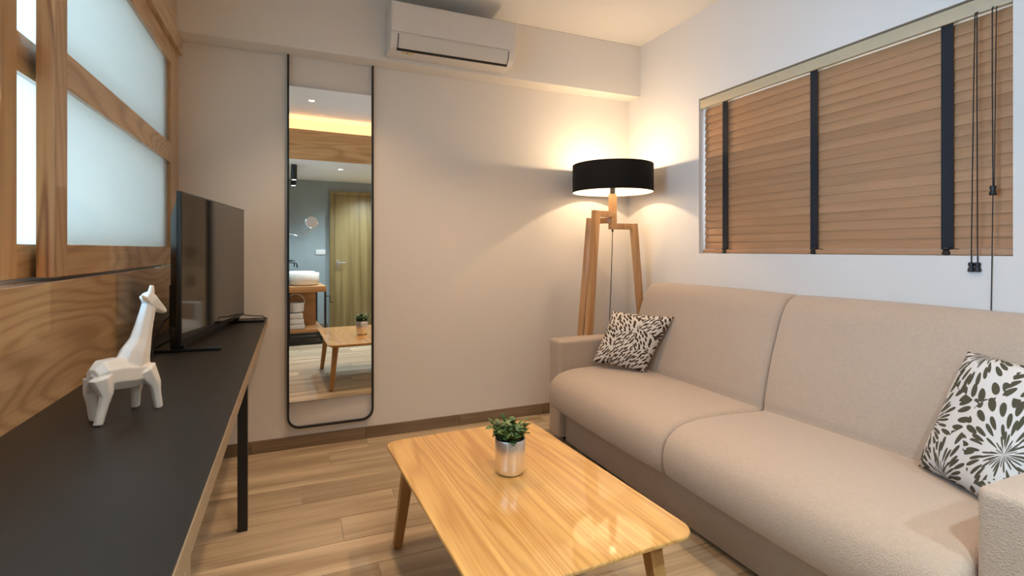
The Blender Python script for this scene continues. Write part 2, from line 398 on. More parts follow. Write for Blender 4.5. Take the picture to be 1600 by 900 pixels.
# baseboards (tile skirting)
def skirting(name, xs, make):
    b = struct(name)
    for a, c in zip(xs[:-1], xs[1:]):
        make(a, c).build('skirting_tile', M['bbtile'], b, bevel=.001, seg=1)
skirting('baseboard_back', [-.57, -.22, .425, 1.05, 1.68, 2.31, XR], lambda a, c: MB().box(a+.001, c-.001, YB-.010, YB, .0, .074))
skirting('baseboard_right', [-1.5, -.875, -.25, .375, 1.0, 1.625, 2.25, 2.875, YB-.01], lambda a, c: MB().box(XR-.010, XR, a+.001, c-.001, .0, .074))
skirting('baseboard_rear', [.2, .84], lambda a, c: MB().box(a+.001, c-.001, YR, YR+.010, .0, .074))

# window on the right
wn = struct('window_1')
fr = MB(); X0, X1 = XR+.16, XR+.21
fr.box(X0, X1, WY0, WY0+.05, WZ0, WZ1).box(X0, X1, WY1-.05, WY1, WZ0, WZ1).box(X0, X1, WY0+.05, WY1-.05, WZ0, WZ0+.05).box(X0, X1, WY0+.05, WY1-.05, WZ1-.05, WZ1).box(X0, X1, 1.78, 1.83, WZ0+.05, WZ1-.05)
fr.build('window_frame', M['plastic'], wn, bevel=.003, seg=1)
for a, b_ in ((WY0+.05, 1.78), (1.83, WY1-.05)):
    MB().box(X0+.02, X0+.026, a, b_, WZ0+.05, WZ1-.05).build('window_pane', M['glass'], wn)

# ------------------------------------------------------------------ venetian blind
bl = thing('venetian_blind', 'closed brown wooden venetian blind with black ladder tapes in the window recess', 'blind', (XR+.04, 1.80, WZ0))
MB().box(XR+.004, XR+.018, WY0+.004, WY1-.004, 2.118, 2.174).build('valance', M['valance'], bl, bevel=.002)
MB().box(XR+.024, XR+.078, WY0+.006, WY1-.006, 2.126, 2.170).build('headrail', M['valance'], bl, bevel=.002)
SP, SX, TILT = .0454, XR+.045, R(77)
sy0, sy1 = WY0+.006, WY1-.014
n_sl = 20; ztop = 2.093
def slat_mesh():
    # cross section in local (x,z): slightly bowed strip, lower edge toward the room (-x)
    wdt, th, seg = .0545, .0028, 6; top = []; bot = []
    for k in range(seg+1):
        a = (k/seg-.5); px = a*wdt; pz = .003*(1-4*a*a)
        top.append((px, pz+th/2)); bot.append((px, pz-th/2))
    poly = top+bot[::-1]
    c, s = math.cos(TILT), math.sin(TILT)
    poly = [(x*c-z*s, x*s+z*c) for x, z in poly]
    return MB().prism(poly, 'y', sy0-1.80, sy1-1.80)
first = None
for k in range(n_sl):
    if first is None:
        o = slat_mesh().build('slat', M['slat'], None, smooth=True, angle=35); first = o
        o.data.materials.append(M['slathighlight'])
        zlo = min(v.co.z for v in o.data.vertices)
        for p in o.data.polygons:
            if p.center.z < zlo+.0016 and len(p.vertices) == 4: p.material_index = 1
    else:
        o = bpy.data.objects.new('slat', first.data); COL.objects.link(o)
    o.parent = bl; o.location = (SX-(XR+.04), 0, ztop-k*SP-WZ0)
zlast = ztop-(n_sl-1)*SP
MB().box(SX-.026, SX+.026, sy0, sy1, WZ0+.004, WZ0+.026).build('bottom_rail', M['slat'], bl, bevel=.003)
XT = SX-.0185
for u_, wd in ((1133, .040), (1272, .041), (1480, .043)):
    r = ray(u_, 300); yy = r.y*XT/r.x
    t = MB().box(XT-.0012, XT, yy-wd/2, yy+wd/2, WZ0+.018, 2.122).build('ladder_tape', M['tape'], bl)
    MB().box(SX+.0215, SX+.0225, yy-wd/2, yy+wd/2, WZ0+.018, 2.122).build('ladder_tape', M['tape'], bl)
    MB().lathe([(.004,-.012),(.014,-.010),(.016,0),(.011,.008),(.017,.014),(.015,.022)], (XT-.004, yy, WZ0+.013), 16).build('tape_button', M['blackm'], t, smooth=True)
XC = XR-.006
def pull(name_y, ztop_, zb, x=XC, tassel=True, y2=None):
    y2 = name_y if y2 is None else y2
    c = MB().tube([(x+.02, name_y, ztop_), (x+.002, name_y, ztop_-.012), (x, name_y*.7+y2*.3, ztop_-.3), (x, y2, zb)], .0022, 6).build('pull_cord', M['cord'], bl, smooth=True)
    if tassel:
        MB().lathe([(.003,.036),(.009,.034),(.0105,.026),(.0075,.018),(.011,.008),(.012,.001),(.009,-.002)][::-1], (x, y2, zb-.030), 14).build('tassel', M['blackm'], c, smooth=True)
def ypix(u_, x=XC):
    r = ray(u_, 300); return r.y*x/r.x
def zpix(u_, v_, x=XC):
    r = ray(u_, v_); return CAM_H+r.z*x/r.x
pull(ypix(1523), 2.13, zpix(1517, 412), y2=ypix(1517.5)); pull(ypix(1526), 2.13, zpix(1527, 412), y2=ypix(1527.5))
pull(ypix(1550), 2.13, zpix(1551, 292), y2=ypix(1551.5))
MB().tube([(XC, ypix(1551.5), zpix(1551, 303)), (XC, ypix(1550), zpix(1550, 400)), (XC, ypix(1548), .90)], .0018, 6).build('pull_cord', M['cord'], bl, smooth=True)
MB().tube([(XC+.022, ypix(1556), 2.13), (XC+.004, ypix(1556), 2.115), (XC+.002, ypix(1553), zpix(1551, 292))], .0018, 6).build('pull_cord', M['cord'], bl, smooth=True)

# ------------------------------------------------------------------ air conditioner
ac = thing('air_conditioner', 'white wall split air conditioner mounted on the ceiling beam', 'air conditioner', (.915, 3.212, 2.385))
ax0, ax1 = .525, 1.308
prof = [(3.211, 2.388), (3.10, 2.380), (3.045, 2.386), (3.022, 2.405), (3.006, 2.445), (2.998, 2.48), (2.998, 2.630), (3.010, 2.650), (3.05, 2.660), (3.211, 2.660)]
MB().prism(prof, 'x', ax0, ax1).build('body', M['plastic'], ac, bevel=.004)
MB().box(ax0+.003, ax1-.003, 2.989, 2.9985, 2.468, 2.640).build('front_panel', M['plastic'], ac, bevel=.003)
MB().prism([(3.0055,2.462),(2.9985,2.460),(3.015,2.412),(3.036,2.388),(3.042,2.392),(3.020,2.416)], 'x', ax0+.045, ax1-.045).build('louvre_flap', M['plastic2'], ac, bevel=.001, seg=1)
MB().prism([(3.039,2.3905),(3.036,2.384),(3.052,2.3785),(3.056,2.384)], 'x', ax0+.04, ax1-.04).build('air_slot', M['dark'], ac)
for x_ in (ax0+.042, ax1-.043):
    MB().prism([(3.004,2.462),(2.9975,2.458),(3.013,2.412),(3.037,2.384),(3.042,2.392),(3.020,2.416)], 'x', x_-.0015, x_+.0015).build('flap_gap', M['dark'], ac)
MB().box(.60, .675, 3.075, 3.088, 2.3795, 2.3812).build('warning_label', M['label'], ac)
MB().box(.628, .640, 3.077, 3.086, 2.3788, 2.3797).build('warning_mark', M['dark'], ac)

# ------------------------------------------------------------------ hanging mirror
mr = thing('wall_mirror', 'tall narrow mirror inside a thin black metal loop frame with rounded bottom corners', 'mirror', (.224, 3.345, .12))
xa, xb, zb, zt, rc, yf = -.024, .468, .128, 2.366, .065, 3.342
pts = [(xa, yf, zt), (xa, yf, 1.2)]
pts += [(xa+rc-rc*math.cos(t*math.pi/2/6), yf, zb+rc-rc*math.sin(t*math.pi/2/6)) for t in range(7)]
pts += [(xb-rc+rc*math.sin(t*math.pi/2/6), yf, zb+rc-rc*math.cos(t*math.pi/2/6)) for t in range(7)]
pts += [(xb, yf, 1.2), (xb, yf, zt)]
fm = MB(); vs = []; 
def loop_band(pts, wx, wy):
    # flat rectangular bar swept in the XZ plane
    m = MB(); P = [Vector(p) for p in pts]; V = []
    for i, p in enumerate(P):
        d = P[min(i+1, len(P)-1)]-P[max(i-1, 0)]; d.normalize(); n = Vector((d.z, 0, -d.x))
        V += [p+n*wx/2+Vector((0, wy/2, 0)), p-n*wx/2+Vector((0, wy/2, 0)), p-n*wx/2-Vector((0, wy/2, 0)), p+n*wx/2-Vector((0, wy/2, 0))]
    fs = [(4*i+k, 4*i+(k+1)%4, 4*i+4+(k+1)%4, 4*i+4+k) for i in range(len(P)-1) for k in range(4)]
    fs += [(0,1,2,3), tuple(4*(len(P)-1)+k for k in (3,2,1,0))]
    return m.add(V, fs)
loop_band(pts, .011, .022).build('loop_frame', M['blackm'], mr, smooth=True, angle=30)
psi = R(2.0); gc = Vector((.222, 3.335, 0)); gx = Vector((math.cos(psi), math.sin(psi), 0)); gn = Vector((math.sin(psi), -math.cos(psi), 0))
def glassquad(h, off, th, z0, z1, name, mat):
    P = [gc+gx*a+gn*b_ for a, b_ in ((-h, off), (h, off), (h, off-th), (-h, off-th))]
    return MB().prism([(p.x, p.y) for p in P], 'z', z0, z1).build(name, mat, mr)
glassquad(.2405, 0, .004, .288, 2.178, 'mirror_glass', M['mirror'])
glassquad(.2405, -.0045, .003, .288, 2.178, 'backing', M['mback'])

# ------------------------------------------------------------------ desk
dk = thing('console_desk', 'long black topped desk with tan edge along the wooden wall', 'desk', (-.35, 1.9, 0))
dy0, dy1, dx0, dx1 = .45, 3.352, -.574, -.135
MB().box(dx0, dx1-.002, dy0, dy1, .785, .80).build('desk_top', M['desk'], dk, bevel=.001, seg=1)
MB().box(dx1-.022, dx1, dy0, dy1, .758, .7975).build('edge_band', M['edge'], dk, bevel=.001, seg=1)
MB().box(dx0, dx1-.023, dy0, dy1, .762, .7845).build('desk_core', M['desk'], dk)
MB().box(dx0+.02, dx1-.001, .828, .868, 0, .7575).build('end_panel', M['edge'], dk, bevel=.001, seg=1)
for y_ in (2.47,):
    MB().box(-.215, -.177, y_-.019, y_+.019, 0, .7575).build('leg', M['blackm'], dk, bevel=.001, seg=1)
    MB().box(-.55, -.512, y_-.019, y_+.019, 0, .7575).build('leg', M['blackm'], dk, bevel=.001, seg=1)
    MB().box(-.512, -.215, y_-.019, y_+.019, .72, .7575).build('cross_bar', M['blackm'], dk, bevel=.001, seg=1)

# ------------------------------------------------------------------ television
tv = thing('television', 'black flat screen television standing turned on the desk', 'television', (-.35, 2.78, .80))
ta = R(8.3); td = Vector((math.sin(ta), math.cos(ta), 0)); tn = Vector((math.cos(ta), -math.sin(ta), 0)); tp = Vector((-.393, 2.30, 0))
def tvp(s, n, z): return tp+td*s+tn*n+Vector((0, 0, z))
def tvbox(s0, s1, n0, n1, z0, z1):
    return MB().add([tvp(s, n, z) for z in (z0, z1) for s, n in ((s0,n0),(s1,n0),(s1,n1),(s0,n1))],
        [(0,3,2,1),(4,5,6,7),(0,1,5,4),(1,2,6,5),(2,3,7,6),(3,0,4,7)])
TW = .975
bz = tvbox(0, TW, -.016, 0, .83, 1.425).build('bezel', M['tvblack'], tv, bevel=.002)
tvbox(.007, TW-.007, -.001, .0012, .850, 1.418).build('screen', M['screen'], tv)
# back housing: tapered
bk = MB(); sec = [(.02, .85, 1.41, -.016), (.06, .87, 1.38, -.055), (TW-.06, .87, 1.38, -.055), (TW-.02, .85, 1.41, -.016)]
V = []
for s0, z0, z1, n in sec: V += [tvp(s0, -.015, z0), tvp(s0, n, z0+.01), tvp(s0, n, z1-.05 if n < -.03 else z1), tvp(s0, -.015, z1)]
bk.add(V, [(4*i+k, 4*i+(k+1)%4, 4*i+4+(k+1)%4, 4*i+4+k) for i in range(3) for k in range(4)]+[(0,1,2,3), (15,14,13,12)])
bk.build('back_housing', M['tvblack'], tv, bevel=.003)
tvbox(.10, TW-.10, -.075, -.05, .86, 1.06).build('back_box', M['tvblack'], tv, bevel=.006)
for s_ in (.055, TW-.10):
    f = tvbox(s_-.014, s_+.014, -.14, .125, .8003, .812).build('foot', M['tvblack'], tv, bevel=.003)
    tvbox(s_-.02, s_+.02, -.05, -.002, .812, .90).build('foot_neck', M['tvblack'], f, bevel=.006)
cable = MB().tube([tvp(.25, -.085, .95), tvp(.12, -.10, .91), tvp(.0, -.09, .855), tvp(-.10, -.06, .812), tvp(-.12, -.10, .8035), tvp(.1, -.14, .8035), tvp(.5, -.16, .8035)], .003, 6)
cable.build('signal_cable', M['cord'], tv, smooth=True)
cable2 = MB().tube([tvp(.70, -.085, .93), tvp(.80, -.03, .86), tvp(.895, .07, .832), tvp(.905, .112, .829), tvp(.908, .118, .82), tvp(.915, .12, .8035), tvp(.97, .05, .8035)], .0028, 6)
cable2.build('power_cable', M['cord'], tv, smooth=True)

# ------------------------------------------------------------------ giraffe figurine (one continuous mesh)
ga = Vector((.086, .104, 0)).normalized(); gl_ = Vector((ga.y, -ga.x, 0))   # axis and lateral (to the right)
g0 = Vector((-.377, 1.497, 0))
def gp(u_, v_, lat=0.0):
    # pixel -> point on the figurine's own mid plane (shifted sideways by lat)
    r = ray(u_, v_); o_ = Vector((0, 0, CAM_H)); q = g0+gl_*lat
    t = (q-o_).dot(gl_)/r.dot(gl_); return o_+r*t
gb = MB()
def loft(pts, n=8, rot=0):
    # pts: (point, radius along body axis plane, radius sideways)
    P = [p for p, _, _ in pts]; V = []
    for i, (p, ra, rl) in enumerate(pts):
        d = (P[min(i+1, len(P)-1)]-P[max(i-1, 0)]).normalized()
        b_ = gl_; a = b_.cross(d).normalized()
        V += [p+a*ra*math.cos(2*math.pi*(k+rot)/n)+b_*rl*math.sin(2*math.pi*(k+rot)/n) for k in range(n)]
    m = len(P)
    gb.add(V, [(i*n+k, i*n+(k+1)%n, (i+1)*n+(k+1)%n, (i+1)*n+k) for i in range(m-1) for k in range(n)]+[tuple(range(n))[::-1], tuple((m-1)*n+k for k in range(n))])
loft([(gp(145,592),.022,.022), (gp(156,588),.038,.036), (gp(178,584),.040,.036), (gp(200,583),.038,.034), (gp(221,579),.035,.031), (gp(232,576),.020,.020)], 8, .5)   # trunk
loft([(gp(206,570),.044,.030), (gp(212,549),.034,.028), (gp(219.5,531),.0245,.022), (gp(225,508),.0205,.018), (gp(230,488),.0185,.016), (gp(233,474),.0165,.0145)], 8)        # neck
loft([(gp(226,461),.014,.015), (gp(234,470),.0215,.019), (gp(245,479),.016,.015), (gp(253,484),.0105,.011), (gp(258,487),.006,.007)], 6)                         # head
for lt in (-.007, .007): loft([(gp(233,470,lt),.014,.009), (gp(236,457,lt),.0095,.0068), (gp(237.5,446,lt),.0055,.005)], 6)                                           # horns
for lt in (-1, 1): loft([(gp(231,470,lt*.010),.006,.004), (gp(225,466,lt*.022),.007,.0035), (gp(221.5,462,lt*.028),.002,.002)], 6)                                    # ears
def gleg(top, knee, fu, fv, lat_top, foot_xy):
    ft = Vector((foot_xy[0], foot_xy[1], .8008))
    loft([(top, .027, .019), (knee, .0150, .0125), (knee.lerp(ft, .35), .0112, .0108), (ft, .0100, .0100)], 6, .5)
def onz(u_, v_, z):
    r = ray(u_, v_); t = (z-CAM_H)/r.z; return (r.x*t, r.y*t)
gleg(gp(158,590,.022), gp(166,617,.026), 0, 0, 0, onz(153,666,.8))
gleg(gp(150,590,-.022), gp(141,614,-.034), 0, 0, 0, (onz(144,655,.8)[0]+.008, onz(144,655,.8)[1]-.015))
gleg(gp(226,576,.020), gp(242,599,.024), 0, 0, 0, onz(248,637,.8))
gleg(gp(216,582,-.020), gp(213,604,-.022), 0, 0, 0, onz(212,636,.8))
loft([(gp(152,580),.009,.008), (gp(146,588),.0075,.007), (gp(152,597),.006,.006), (gp(155,603),.003,.003)], 6)                                                          # tail
gtmp = gb.build('giraffe_figurine', M['ceram'])
md = gtmp.modifiers.new('r', 'REMESH'); md.mode = 'VOXEL'; md.voxel_size = .0022
md2 = gtmp.modifiers.new('s', 'SMOOTH'); md2.factor = .5; md2.iterations = 2
bpy.context.view_layer.update()
gme = bpy.data.meshes.new_from_object(gtmp.evaluated_get(bpy.context.evaluated_depsgraph_get()))
gtmp.modifiers.clear(); gtmp.data = gme
base = Vector((-.377, 1.497, .8)); zmin = min(v.co.z for v in gme.vertices)
for v in gme.vertices: v.co = v.co-base+Vector((0, 0, .8002-zmin))
gtmp.location = base
gme.polygons.foreach_set('use_smooth', [True]*len(gme.polygons))
tag(gtmp, 'white faceted ceramic giraffe figurine on the black desk', 'figurine')

# ------------------------------------------------------------------ coffee table
ct = thing('coffee_table', 'low oak coffee table with rounded corners and splayed square legs', 'table', (.705, 1.645, 0))
rot = R(2.0); W2, L2, zt_ = .335, .535, .40
def ctp(a, b_): return (.705+a*math.cos(rot)-b_*math.sin(rot), 1.645+a*math.sin(rot)+b_*math.cos(rot))
def rrect(w, l, r, n=8):
    out = []
    for cx, cy, a0 in ((w-r, l-r, 0), (-w+r, l-r, 90), (-w+r, -l+r, 180), (w-r, -l+r, 270)):
        out += [ctp(cx+r*math.cos(R(a0+90*k/n)), cy+r*math.sin(R(a0+90*k/n))) for k in range(n+1)]
    return out
tm = MB(); rings_ = [(W2-.030, zt_-.026), (W2-.004, zt_-.013), (W2, zt_-.009), (W2, zt_-.003), (W2-.002, zt_)]
V = []; nn = 36
for w_, z_ in rings_:
    ins = W2-w_; V += [(p[0], p[1], z_) for p in rrect(W2-ins, L2-ins, .06-ins*.6)]
fs = [(i*nn+k, i*nn+(k+1)%nn, (i+1)*nn+(k+1)%nn, (i+1)*nn+k) for i in range(len(rings_)-1) for k in range(nn)]
fs += [tuple(range(nn))[::-1], tuple((len(rings_)-1)*nn+k for k in range(nn))]
tm.add(V, fs); tm.build('table_top', M['table'], ct, smooth=True, angle=30)
for sx in (-1, 1):
    for sy in (-1, 1):
        a = ctp(sx*(W2-.075), sy*(L2-.13)); b_ = ctp(sx*(W2-.035), sy*(L2-.085))
        MB().bar((a[0], a[1], zt_-.0255), (b_[0], b_[1], .004), .046, .050, up=(0, 1, 0), w2=.034, h2=.034).build('leg', M['tleg'], ct, bevel=.003)
        MB().box(b_[0]-.012, b_[0]+.012, b_[1]-.012, b_[1]+.012, 0, .006).build('foot_pad', M['blackm'], ct)
MB().box(*sorted((ctp(-.2, 0)[0], ctp(.2, 0)[0])), ctp(0, -L2+.20)[1], ctp(0, -L2+.235)[1], zt_-.055, zt_-.0262).build('cross_rail', M['tleg'], ct)
MB().box(*sorted((ctp(-.2, 0)[0], ctp(.2, 0)[0])), ctp(0, L2-.235)[1], ctp(0, L2-.20)[1], zt_-.055, zt_-.0262).build('cross_rail', M['tleg'], ct)

# ------------------------------------------------------------------ potted succulent
px, py = onz(797, 738, .40)
pt = thing('potted_succulent', 'small green succulent in a shiny silver pot on the coffee table', 'plant', (px, py, .40))
MB().lathe([(.030,.0005),(.044,.002),(.050,.010),(.0535,.030),(.0545,.070),(.0545,.124),(.0535,.1255),(.0515,.124),(.0510,.112)], (px, py, .40), 40).build('pot', M['silver'], pt, smooth=True, angle=50)
MB().lathe([(.0505,.108),(.050,.113),(.02,.117)], (px, py, .40), 24).build('soil', M['soil'], pt, smooth=True)
def leaf_mesh():
    m = MB(); L_, Wd = .034, .0125; n = 5; V = []
    for i in range(n+1):
        s = i/n; wv = Wd*math.sin(math.pi*min(.97, .10+s*.87))**.8; zz = .006*math.sin(s*2.6)-.004*s
        V += [(s*L_, -wv, zz+.0012), (s*L_, 0, zz-.0022), (s*L_, wv, zz+.0012), (s*L_, 0, zz+.0024)]
    m.add(V, [(4*i+k, 4*i+(k+1)%4, 4*i+4+(k+1)%4, 4*i+4+k) for i in range(n) for k in range(4)]+[(0,1,2,3), (4*n+3,4*n+2,4*n+1,4*n)])
    return m
lf = None
stems = MB()
def put_leaf(pos, az, el, sc_):
    global lf
    if lf is None: lf = leaf_mesh().build('leaf', M['leaf'], None, smooth=True, angle=80); o = lf
    else: o = bpy.data.objects.new('leaf', lf.data); COL.objects.link(o)
    o.parent = pt; o.location = pos; o.rotation_euler = (random.uniform(-.5, .5), -el, az); o.scale = (sc_,)*3
for k in range(24):
    a = k*2.4; rr = .050*math.sqrt((k+.5)/24); h = .030+.030*random.random()*(1.3-rr/.05*.5)
    b0 = Vector((rr*.75*math.cos(a), rr*.75*math.sin(a), .114)); b1 = Vector((rr*1.35*math.cos(a), rr*1.35*math.sin(a), .118+h))
    stems.tube([Vector((px, py, .40))+b0, Vector((px, py, .40))+b0.lerp(b1, .5)+Vector((0, 0, .004)), Vector((px, py, .40))+b1], .0022, 5)
    nl = 6
    for j in range(nl):
        q = b0.lerp(b1, .45+.55*j/(nl-1)); put_leaf(q, a+j*2.4+random.uniform(-.4, .4), random.uniform(-.35, .6)+.08*j, random.uniform(.65, 1.0))
stems.build('stems', M['stem'], pt, smooth=True)

# ------------------------------------------------------------------ sofa
sf_ = thing('sofa', 'beige fabric two seat sofa with high back against the window wall', 'sofa', (1.95, 1.74, 0))
def cushion_loft(name, prof, y0, y1, rnd, crown, mat, ns=14):
    # prof: closed 2D outline (x,z), subdivided with Catmull-Rom; ends rounded by insetting
    P = []; n = len(prof)
    for i in range(n):
        p0, p1, p2, p3 = (Vector(prof[(i+j-1) % n]) for j in range(4))
        for k in range(4):
            t = k/4
            P.append(.5*((2*p1)+(p2-p0)*t+(2*p0-5*p1+4*p2-p3)*t*t+(3*p1-p0-3*p2+p3)*t**3))
    n = len(P); area = sum(P[i].x*P[(i+1)%n].y-P[(i+1)%n].x*P[i].y for i in range(n)); sg = 1 if area > 0 else -1
    Nn = []
    for i in range(n):
        d = (P[(i+1)%n]-P[i-1]).normalized(); Nn.append(Vector((d.y, -d.x))*sg)
    ds = [rnd*(1-math.cos(math.pi/2*k/5)) for k in range(6)]
    ys = [y0+d for d in ds]+[y0+rnd+(y1-y0-2*rnd)*k/ns for k in range(1, ns)]+[y1-d for d in ds[::-1]]
    V = []
    for yv in ys:
        d = min(yv-y0, y1-yv); ins = rnd-math.sqrt(max(0, rnd*rnd-(rnd-d)**2)) if d < rnd else 0
        cr = crown*math.sin(math.pi*(yv-y0)/(y1-y0))**.6 if y0 < yv < y1 else 0
        V += [(P[i].x+Nn[i].x*(cr-ins), yv, P[i].y+Nn[i].y*(cr-ins)) for i in range(n)]
    m = len(ys)
    mb = MB().add(V, [(j*n+k, j*n+(k+1)%n, (j+1)*n+(k+1)%n, (j+1)*n+k) for j in range(m-1) for k in range(n)]+[tuple(range(n))[::-1], tuple((m-1)*n+k for k in range(n))])
    return mb.build(name, mat, sf_, smooth=True, angle=70)
SY0, SYM, SY1 = .700, 1.745, 2.788
seatp = [(2.10, .245), (1.80, .240), (1.52, .236), (1.455, .245), (1.432, .290), (1.432, .350), (1.455, .405), (1.515, .445), (1.62, .463), (1.80, .462), (2.00, .452), (2.10, .440)]
backp = [(2.04, .420), (2.020, .470), (2.030, .540), (2.065, .680), (2.115, .830), (2.150, .915), (2.190, .962), (2.245, .978), (2.305, .968), (2.340, .920), (2.345, .80), (2.34, .60), (2.33, .43)]
for a, b_ in ((SY0, SYM), (SYM, SY1)):
    cushion_loft('seat_cushion', seatp, a+.001, b_-.001, .030, .008, M['sofa'])
    cushion_loft('back_cushion', backp, a+.001, b_-.001, .028, .008, M['sofa'])
def arm(y0, y1):
    m = MB(); poly = [(1.512, .03), (2.40, .03), (2.40, .635), (1.512, .635)]
    m.prism(poly, 'y', y0, y1); return m.build('armrest', M['sofa'], sf_, bevel=.028, seg=5)
arm(2.792, 2.932); arm(.556, .696)
MB().box(1.555, 2.36, .70, 2.788, .014, .236).build('base', M['sofabase'], sf_, bevel=.008)
MB().box(2.28, 2.405, .70, 2.788, .10, .90).build('back_frame', M['sofabase'], sf_, bevel=.01)
for x_ in (1.60, 2.33):
    for y_ in (.62, 2.86, 1.74):
        MB().lathe([(.02, 0), (.022, .04)], (x_, y_, 0), 14).build('foot', M['blackm'], sf_, smooth=True)

# ------------------------------------------------------------------ cushions
def pillow(name, TL, TR, BR, BL, th, mat, label, seed):
    TL, TR, BR, BL = map(Vector, (TL, TR, BR, BL)); n = 26; rnd = random.Random(seed)
    nrm = ((TR-TL)+(BR-BL)).cross((BL-TL)+(BR-TR)).normalized()   # away from the viewer side handled by both sheets
    ph = [rnd.uniform(0, 6.28) for _ in range(4)]
    V = []; idx = {}
    def P(i, j, side):
        s, t = i/n, j/n; a, b_ = 2*s-1, 2*t-1
        # edges drawn in between the corners
        k = .045
        s2 = .5+(a*(1-k*(1-b_*b_)))/2; t2 = .5+(b_*(1-k*(1-a*a)))/2
        p = BL.lerp(BR, s2).lerp(TL.lerp(TR, s2), t2)
        h = th*((1-a**4)*(1-b_**4))**.55*(.8+.2*(1-a*a)*(1-b_*b_))
        h *= 1+.05*math.sin(5*a+ph[0])*math.sin(4*b_+ph[1])
        return p+nrm*h*side
    uvs = []
    for side in (1, -1):
        for j in range(n+1):
            for i in range(n+1):
                edge = i in (0, n) or j in (0, n)
                if edge and side == -1: idx[(i, j, -1)] = idx[(i, j, 1)]; continue
                idx[(i, j, side)] = len(V); V.append(P(i, j, side)); uvs.append((i/n, j/n))
    fs = []
    for side in (1, -1):
        for j in range(n):
            for i in range(n):
                q = (idx[(i,j,side)], idx[(i+1,j,side)], idx[(i+1,j+1,side)], idx[(i,j+1,side)])
                fs.append(q if side == 1 else q[::-1])
    o = MB().add(V, fs).build(name, mat, None, smooth=True, angle=100)
    uvl = o.data.uv_layers.new(name='uv')
    for l in o.data.loops: uvl.data[l.index].uv = uvs[l.vertex_index]
    return tag(o, label, 'cushion', 'patterned sofa cushions')
pillow('throw_cushion', (1.900, 2.785, .803), (2.085, 2.415, .800), (1.935, 2.505, .464), (1.715, 2.735, .499), .060, M['print1'], 'cream cushion with small brown leaf strokes leaning by the armrest near the floor lamp', 3)
pillow('throw_cushion', (2.080, .975, .862), (1.985, .600, .850), (1.805, .765, .470), (1.945, 1.050, .468), .065, M['print2'], 'white cushion with large olive leaf strokes leaning by the armrest away from the lamp', 5)

# ------------------------------------------------------------------ floor lamp
lx, ly = 2.068, 3.03
lp = thing('floor_lamp', 'tripod floor lamp of pale wood with a black drum shade in the corner', 'lamp', (lx, ly, 0))
rt = Vector((math.cos(YAW), -math.sin(YAW), 0)); fw = Vector((math.sin(YAW), math.cos(YAW), 0)); C0 = Vector((lx, ly, 0))
sh = MB().lathe([(.279, 1.600), (.280, 1.602), (.280, 1.790), (.279, 1.792), (.2765, 1.790), (.2765, 1.602)], (lx, ly, 0), 64, caps=False)
sh.f += [(5*64+k, 5*64+(k+1)%64, (k+1)%64, k) for k in range(64)]
so = sh.build('lamp_shade', M['shade'], lp, smooth=True, angle=40)
so.data.materials.append(M['shadein'])
for p in so.data.polygons:
    c = p.center; d = Vector((c.x, c.y))
    if d.length < .2777 and p.normal.dot(Vector((c.x, c.y, 0)).normalized()) < -.5: p.material_index = 1
MB().box(lx-.021, lx+.021, ly-.021, ly+.021, 1.425, 1.590).build('post', M['ash'], lp, bevel=.002)
MB().lathe([(.018, 1.590), (.018, 1.680)], (lx, ly, 0), 20).build('socket', M['blackm'], lp, smooth=True)
spk = MB()
for k in range(3):
    a = k*2.094+.4; spk.tube([(lx+.018*math.cos(a), ly+.018*math.sin(a), 1.635), (lx+.2768*math.cos(a), ly+.2768*math.sin(a), 1.635)], .002, 6)
spk.build('shade_spider', M['alu'], lp, smooth=True)
MB().lathe([(.012, 1.680), (.014, 1.688), (.021, 1.704), (.022, 1.712), (.017, 1.722), (.006, 1.726)], (lx, ly, 0), 20).build('bulb', emis('bulb_glow', (1, .78, .50), 10), lp, smooth=True)
light('lamp_bulb', 'POINT', (lx, ly, 1.787), 11.5, (1, .74, .47), shadow_soft_size=.018)
AL = .150; SPL = .096
for ang, zc in ((-144, 1.447), (154, 1.405), (15, 1.363)):
    d = rt*math.cos(R(ang))+fw*math.sin(R(ang)); hb = .041
    MB().box(lx-.0215, lx+.0215, ly-.0215, ly+.0215, zc-hb/2, zc+hb/2).build('hub_block', M['ash'], lp, bevel=.0015)
    pA = C0+Vector((0, 0, zc)); pB = C0+d*AL+Vector((0, 0, zc))
    armo = MB().bar(pA, pB, .040, hb).build('arm', M['ash'], lp, bevel=.002)
    foot = C0+d*(AL+SPL*1.40)+Vector((0, 0, .001))
    MB().bar(pB+Vector((0, 0, hb/2))+d*.012, foot, .042, .046, up=d, w2=.036, h2=.038).build('leg', M['ash'], lp, bevel=.002)
MB().tube([(lx, ly, 1.342), (lx, ly, 1.325)], .007, 10).build('cord_grip', M['blackm'], lp, smooth=True)
MB().tube([(lx, ly, 1.33), (lx-.004, ly, 1.2), (lx-.012, ly+.005, .9), (lx-.025, ly+.01, .6), (lx-.03, ly+.02, .2), (lx-.02, ly+.06, .006), (lx+.05, ly+.2, .005), (lx+.1, ly+.318, .005)], .0028, 6).build('power_cord', M['cord'], lp, smooth=True)

